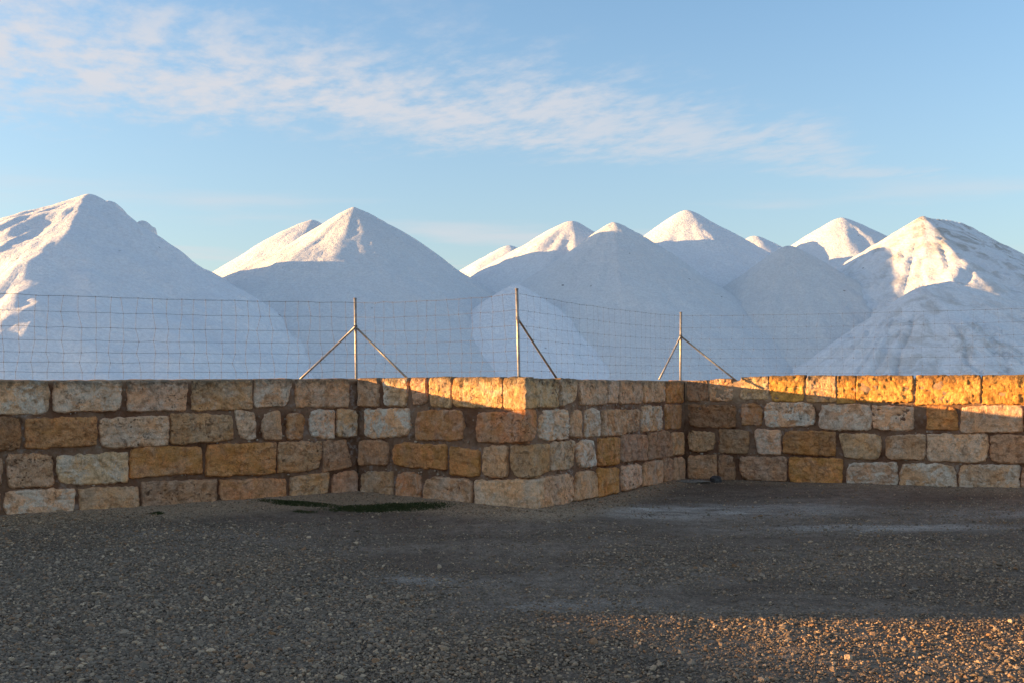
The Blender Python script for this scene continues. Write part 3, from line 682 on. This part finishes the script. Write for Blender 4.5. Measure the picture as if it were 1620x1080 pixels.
def pix_top(seg, X, z):       # the point on the wall's top, set in from the face, seen at photo column X
    o = SEG[seg][0]-FR[seg][2]*IN; n = FR[seg][2]; ray = np.array([(X-CX)/FPX, 1.0, 0]); t = np.dot(o*[1, 1, 0], n)/np.dot(ray, n)
    return np.array([ray[0]*t, t, z])
fence = empty('wire_fence', (K2t[0], K2t[1]+.1, 1.6), 'wire mesh fence on thin braced metal posts along the wall top', 'fence')
n_ = {k: FR[k][2] for k in 'ABCD'}
p1 = pix_top('B', 564, 1.58); p2 = pix_top('B', 821.5, 1.58); p3 = pix_top('C', 1076.5, 1.55)
pA = np.array([*(K1t[:2]+dA*6.4), 1.55])-n_['A']*IN; pA2 = np.array([*(K1t[:2]+dA*11.6), 1.55])-n_['A']*IN
pD = np.array([*(K3t[:2]+dD*6.6), 1.6])-n_['D']*IN; pD2 = np.array([*(K3t[:2]+dD*12.5), 1.6])-n_['D']*IN
def px_lift(p, yt): return EYE+(HY-yt)/FPX*p[1]
posts = [(pA2, 2.60, (0, 0), [('A', None, 1), ('A', None, -1)]), (pA, 2.60, (0, 0), [('A', None, 1), ('A', None, -1)]),
         (p1, px_lift(p1, 473), (-.018, 0), [('A', 467, 0), ('B', 647, 0)]), (p2, px_lift(p2, 458), (-.03, 0), [('C', 882, 0)]),
         (p3, px_lift(p3, 495), (.008, 0), [('C', 1043, 0), ('D', 1167, 0)]),
         (pD, 2.66, (0, 0), [('D', None, 1), ('D', None, -1)]), (pD2, 2.66, (0, 0), [('D', None, 1), ('D', None, -1)])]
tops = []
for p, ztop, lean, brs in posts:
    top = np.array([p[0]+lean[0], p[1]+lean[1], ztop]); tops.append((p, top))
    L = [tube([p-[0, 0, .1], p*.5+top*.5, top], .019, 12, True), tube([top-[0, 0, .004], top+[0, 0, .012]], .021, 12, True)]
    v, f = merge(L); po = mesh_obj('post', v, f, METAL, fence, tuple(p))
    for seg, xf, sg in brs:
        t = .66 if seg != 'C' or xf == 882 else .655
        at_ = p+(top-p)*{467: .655, 647: .655, 882: .68, 1043: .66, 1167: .66}.get(xf, .66)
        if xf: ft = pix_top(seg, xf, 1.60)
        else: ft = p+np.append((dA if seg == 'A' else dD)*.75*sg, 0); ft[2] = 1.60
        ft = ft.copy(); ft[2] = SEG[seg][0][2]-.03
        bl = [tube([at_, ft*.5+at_*.5-[0, 0, .004], ft], .014, 10, True), tube([at_-(top-p)/np.linalg.norm(top-p)*.02, at_+(top-p)/np.linalg.norm(top-p)*.02], .024, 12, True)]
        # tie wire twisted round the brace
        mdl = ft*.55+at_*.45; 
        bl.append(tube([mdl+[-.02, 0, .02], mdl+[0, -.018, 0], mdl+[.02, 0, -.03], mdl+[.035, 0, -.035]], .0025, 5))
        v, f = merge(bl); bo = mesh_obj('brace', v, f, METAL, None, tuple(at_))
        bo.parent = po; bo.location = Vector(at_)-Vector(tuple(p))
HW = [.978, .79, .61, .457, .319, .20, .09]
def wire_panel(i, j, sag, seed, vis=1.0):
    r = np.random.default_rng(seed); (a, at), (b, bt) = tops[i], tops[j]
    L = []; D = np.linalg.norm((b-a)[:2]); NSeg = max(8, int(D/.16)); z0a, z0b = 1.60, 1.60
    za = (at[2]-1.6)/1.03; zb = (bt[2]-1.6)/1.03
    offs = FR['A'][2]*0; 
    node = {}
    nn = NSeg; bulge = .02*fbm(np.arange(nn+1)*.4, 0*np.arange(nn+1), seed, 2, seed)
    xs_ = np.linspace(0, 1, nn+1)
    for k, h in enumerate(HW):
        pts = []
        for m in range(nn+1):
            t = xs_[m]; base = a*(1-t)+b*t; lean = (at-a)*(1-t)+(bt-b)*t
            z = 1.6+h*(za*(1-t)+zb*t)-sag*4*t*(1-t)*(.4+.6*h)+r.normal(0, .003)
            jx = (r.normal(0, .012)+.02*math.sin(m*1.3+k*.35))*(0 < m < nn)
            q = np.array([base[0]+lean[0]*h, base[1]+lean[1]*h, z]); dv = (b-a)/D; q = q+dv*jx; q[:2] += np.array([dv[1], -dv[0]])*(bulge[m]+r.normal(0, .004)+.02)
            q[2] = z; pts.append(q); node[(k, m)] = q
        L.append(tube(pts, (.0018 if k else .0024)*(.45+.55*vis), 5))
        for m in range(1, nn):       # knots
            L.append(tube([pts[m]-[0, 0, .008], pts[m]+[0, 0, .008]], .0030*(.6+.4*vis), 4))
    for m in range(1, nn):
        L.append(tube([node[(k, m)] for k in range(len(HW))]+[node[(len(HW)-1, m)]-[0, 0, .08]], .0017*vis, 4))
    v, f = merge(L); return mesh_obj('wire_mesh', v, f, WIRE, fence, tuple((a+b)/2))
for i, (sag, sd, vs) in enumerate([(.03, 1, 1), (.035, 2, 1), (.03, 3, .8), (.035, 4, .45), (.03, 5, .35), (.03, 6, .6)]): wire_panel(i, i+1, sag, sd, vs)

# ------------------------------------------------------------------ salt piles
def pt(X, Y, D): return np.array([(X-CX)/FPX*D, D, EYE+(HY-Y)/FPX*D])
def pile(label, ctrl, k, r0=.6, res=.22, ext=None, seed=1, namp=1.0, dirt=0.0, lumps=(), group='white salt piles behind the wall', kx=1.0, crag=0.0, dirtc=None, soft=.45, extra=None):
    """a heap = the hull of cones dragged along a crest line (ctrl: photo column, row, distance)"""
    C = [pt(*c) for c in ctrl]
    samp = []
    for a, b in zip(C[:-1], C[1:]):
        n = max(2, int(np.linalg.norm(b-a)/.5)); samp += [a+(b-a)*t for t in np.linspace(0, 1, n, endpoint=False)]
    samp.append(C[-1])
    if extra:
        E = [pt(*c) for c in extra]
        for a, b in zip(E[:-1], E[1:]):
            n = max(2, int(np.linalg.norm(b-a)/.5)); samp += [a+(b-a)*t for t in np.linspace(0, 1, n)]
    samp = np.array(samp)
    apex = C[0]; hmax = samp[:, 2].max(); R = hmax/k*1.08+1.5
    x0, x1 = samp[:, 0].min()-R, samp[:, 0].max()+R; y0, y1 = samp[:, 1].min()-R, samp[:, 1].max()+R
    gx_ = np.arange(x0, x1, res); gy_ = np.arange(y0, y1, res)
    X, Y = np.meshgrid(gx_, gy_, indexing='ij'); Z = np.full(X.shape, -9.0)
    wx = X+.9*namp*fbm(X*.11, Y*.11, 0, 3, seed)+.22*namp*fbm(X*.5, Y*.5, 0, 2, seed+2)
    wy = Y+.9*namp*fbm(X*.11, Y*.11, 7, 3, seed+1)+.22*namp*fbm(X*.5, Y*.5, 3, 2, seed+3)
    # the warp must leave the crest where it is
    fade = np.clip(np.min([np.hypot(X-s[0], Y-s[1]) for s in samp[::max(1, len(samp)//6)]], axis=0)/4, 0, 1)
    wx = X+(wx-X)*fade; wy = Y+(wy-Y)*fade
    for s in samp:
        r = np.hypot((wx-s[0])*kx, wy-s[1]); Z = np.maximum(Z, s[2]-k*(np.sqrt(r*r+r0*r0)-r0*.75))
    th = np.arctan2(Y-apex[1], X-apex[0]); rr = np.hypot(X-apex[0], Y-apex[1])
    gul = fbm(np.cos(th)*5, np.sin(th)*5, rr*.06, 4, seed+5)+.55*fbm(np.cos(th)*16, np.sin(th)*16, rr*.08, 3, seed+6)
    Z = Z + (.5+.6*namp)*.17*gul*np.clip(rr/5, .1, 1) + soft*.20*fbm(X*.33, Y*.33, 0, 4, seed+8)*np.clip(.35+rr/9, 0, 1.3) + .035*fbm(X*1.6, Y*1.6, 0, 3, seed+9)
    if crag:
        cr_ = 1-np.abs(fbm(th*7+.5*fbm(X*.5, Y*.5, 0, 3, seed), rr*.22+fbm(X*.3, Y*.3, 0, 2, seed+3), 0, 4, seed+12)); m = sstep(rr, 1, 6)
        Z = Z - crag*(.5*sstep(cr_, .78, 1.0))*m + crag*.35*fbm(X*.9, Y*.9, 0, 4, seed+14, .6)*m
    for (lX, lY, lD, lr, lh) in lumps:
        c = pt(lX, lY, lD); d = np.hypot(X-c[0], Y-c[1])
        blob = c[2]-lh*(d/lr)**2*(1+.5*fbm(X*2, Y*2, 0, 2, seed)) ; Z = np.where(d < lr, np.maximum(Z, blob), Z)
    Zc = np.maximum(Z, -.4)
    F = grid_faces(len(gx_), len(gy_)); keep = (Z.ravel()[F] > -.35).any(1); F = F[keep]
    used = np.zeros(Z.size, bool); used[F.ravel()] = True; idx = -np.ones(Z.size, int); idx[used] = np.arange(used.sum())
    V = np.stack([X.ravel(), Y.ravel(), Zc.ravel()], 1)[used]
    o = mesh_obj('salt_pile', V, idx[F], SALT, None, (apex[0], apex[1], 0))
    dz = np.zeros(Z.size)
    if dirt: 
        dz = dirt*np.ones(Z.size)
        if dirtc:
            c = pt(*dirtc[:3]); dz = dirt*(.25+.75*np.exp(-((X-c[0])**2+(Y-c[1])**2)/dirtc[3]**2)).ravel()
    add_attr(o, 'dirt', dz[used])
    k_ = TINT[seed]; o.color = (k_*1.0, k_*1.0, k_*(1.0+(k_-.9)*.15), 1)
    tag(o, label, 'salt pile', group); return o
T = .64
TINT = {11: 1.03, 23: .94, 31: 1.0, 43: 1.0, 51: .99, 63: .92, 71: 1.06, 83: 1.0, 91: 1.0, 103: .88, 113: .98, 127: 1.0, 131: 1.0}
pile('largest white salt pile at the far left with ragged sunlit patches on its slope', [(140, 306, 50), (60, 345, 52.5), (-60, 402, 57)], .625, .35, .16, seed=11, namp=1.4, soft=2.1, extra=[(140, 306, 50), (128, 384, 43.6), (96, 458, 40.2), (60, 522, 37.6)], lumps=[(172, 318, 51.5, 1.0, .9), (226, 349, 52, .7, .7)])
pile('tall salt pile behind the first fence post with a small double tip', [(560, 326, 60), (579, 334, 60.6)], T, .12, .17, seed=23, soft=.6, namp=.8)
pile('salt pile peeking over the left shoulder of the double tipped one', [(495, 347, 73)], T, .4, .26, seed=31)
pile('small distant sunlit salt cone in the gap left of the middle fence post', [(806, 387, 93)], T, .6, .33, seed=43)
pile('salt pile with a broad sunlit cap behind the middle fence post', [(905, 348, 67)], T, .5, .22, seed=51)
pile('wide shaded salt pile with only its very tip lit', [(971, 351, 61.4)], .68, .4, .18, seed=63)
pile('lowest salt pile in front directly behind the middle fence post', [(818, 448, 53.5), (832, 462, 53.5)], .66, .3, .16, seed=71)
pile('tall salt pile with a sunlit cap above the third fence post', [(1086, 331, 72.7)], T, .5, .24, seed=83)
pile('tiny distant salt tip between two taller salt piles right of centre', [(1193, 372, 80.5)], T, .5, .3, seed=91)
pile('fully shaded grey salt pile with a rounded tip', [(1248, 387, 60.8)], .70, .45, .18, seed=103)
pile('distant salt pile with a bright left edge behind the shaded rounded one', [(1331, 343, 83.5)], T, .6, .28, seed=113)
pile('big dug out salt pile at the right with a crumbling crest and brown stains', [(1460, 341, 63.2), (1480, 375, 60.2), (1513, 408, 57.2), (1506, 438, 55)], T, .12, .16, seed=127, namp=.35, dirt=1.3, crag=.28, dirtc=(1550, 400, 63, 7), extra=[(1462, 343, 63.7), (1516, 353, 67), (1640, 420, 67)])
pile('front salt pile at the right edge with cracked crusty face', [(1462, 451, 50.5), (1502, 445, 51.5), (1600, 476, 51.5)], .66, .4, .15, seed=131, dirt=.9, crag=.42, dirtc=(1530, 500, 46, 4))

# ------------------------------------------------------------------ small things at the foot of the wall
def grass_patch(cx, cy, rx, ry, n, label, seed):
    r = np.random.default_rng(seed); a = r.uniform(0, 6.283, n); q = np.where(r.random(n) < .82, np.sqrt(r.random(n)), 1+np.abs(r.normal(0, .16, n)))
    rad = 1+.35*fbm(np.cos(a)*1.5+seed, np.sin(a)*1.5, 0, 3, seed)
    x = cx+rx*q*rad*np.cos(a); y = cy+ry*q*rad*np.sin(a); z, d = ground_z(x, y)
    ok = d > .05; x, y, z = x[ok], y[ok], z[ok]; n = len(x)
    h = r.uniform(.010, .040, n)*np.clip(1.2-q[ok]*.6, .3, 1)*(.6+.7*(fbm(x*7, y*9, 0, 3, seed)+.5)); w = r.uniform(.002, .0045, n); g_ = r.uniform(0, 6.283, n); l = r.uniform(.003, .02, n); gl = r.uniform(0, 6.283, n)
    b1 = np.stack([x-w*np.cos(g_), y-w*np.sin(g_), z-.003], 1); b2 = np.stack([x+w*np.cos(g_), y+w*np.sin(g_), z-.003], 1)
    m = np.stack([x+l*.4*np.cos(gl)+w*.7*np.cos(g_), y+l*.4*np.sin(gl)+w*.7*np.sin(g_), z+h*.6], 1)
    t = np.stack([x+l*np.cos(gl), y+l*np.sin(gl), z+h], 1)
    V = np.stack([b1, b2, m, t], 1).reshape(-1, 3); F = np.arange(4*n).reshape(n, 4)
    o = mesh_obj('grass', V, F, GRASS, None, (cx, cy, 0), False); tag(o, label, 'grass', kind='stuff')
grass_patch(-1.50, 11.98, .66, .23, 10000, 'larger dark green grass patch by the foot of the wall', 3)
grass_patch(-2.66, 12.22, .42, .12, 3000, 'thin strip of dark grass left of the larger grass patch', 4)
grass_patch(-2.45, 11.75, .12, .06, 350, 'tiny tuft of grass in the gravel below the thin strip', 5)
grass_patch(-4.05, 11.35, .07, .04, 260, 'lone dark tuft of grass in the gravel at the left', 6)

def rock(name, c, size, col, label, cat, seed, sub=3):
    import bmesh
    b = bmesh.new(); bmesh.ops.create_icosphere(b, subdivisions=sub, radius=1)
    r = np.random.default_rng(seed); co = np.array([v.co[:] for v in b.verts])
    for _ in range(9):       # broken faces: clip with random planes
        nn = r.normal(size=3); nn /= np.linalg.norm(nn); dd = r.uniform(.55, .85)
        s_ = co@nn; co = co-np.outer(np.clip(s_-dd, 0, None), nn)
    co = co*(1+.08*fbm(co[:, 0]*3, co[:, 1]*3, co[:, 2]*3, 3, seed))[:, None]*np.array(size)
    z, _ = ground_z(np.array([c[0]]), np.array([c[1]]))
    for v, q in zip(b.verts, co): v.co = q
    me = bpy.data.meshes.new(name); b.to_mesh(me); b.free(); me.materials.append(ROCK)
    o = bpy.data.objects.new(name, me); COL.objects.link(o); o.location = (c[0], c[1], float(z[0])+size[2]*.35); o.rotation_euler[2] = r.uniform(0, 6)
    o.color = (*col, 1); return tag(o, label, cat)
rock('rock', (3.13, 15.22, 0), (.16, .11, .075), (.10, .095, .09), 'dark grey rock lying in the inner corner of the wall', 'rock', 3)
rock('stone_slab', (2.78, 15.05, 0), (.27, .12, .035), (.26, .23, .19), 'pale flat stone slab beside the dark rock in the wall corner', 'stone slab', 8)
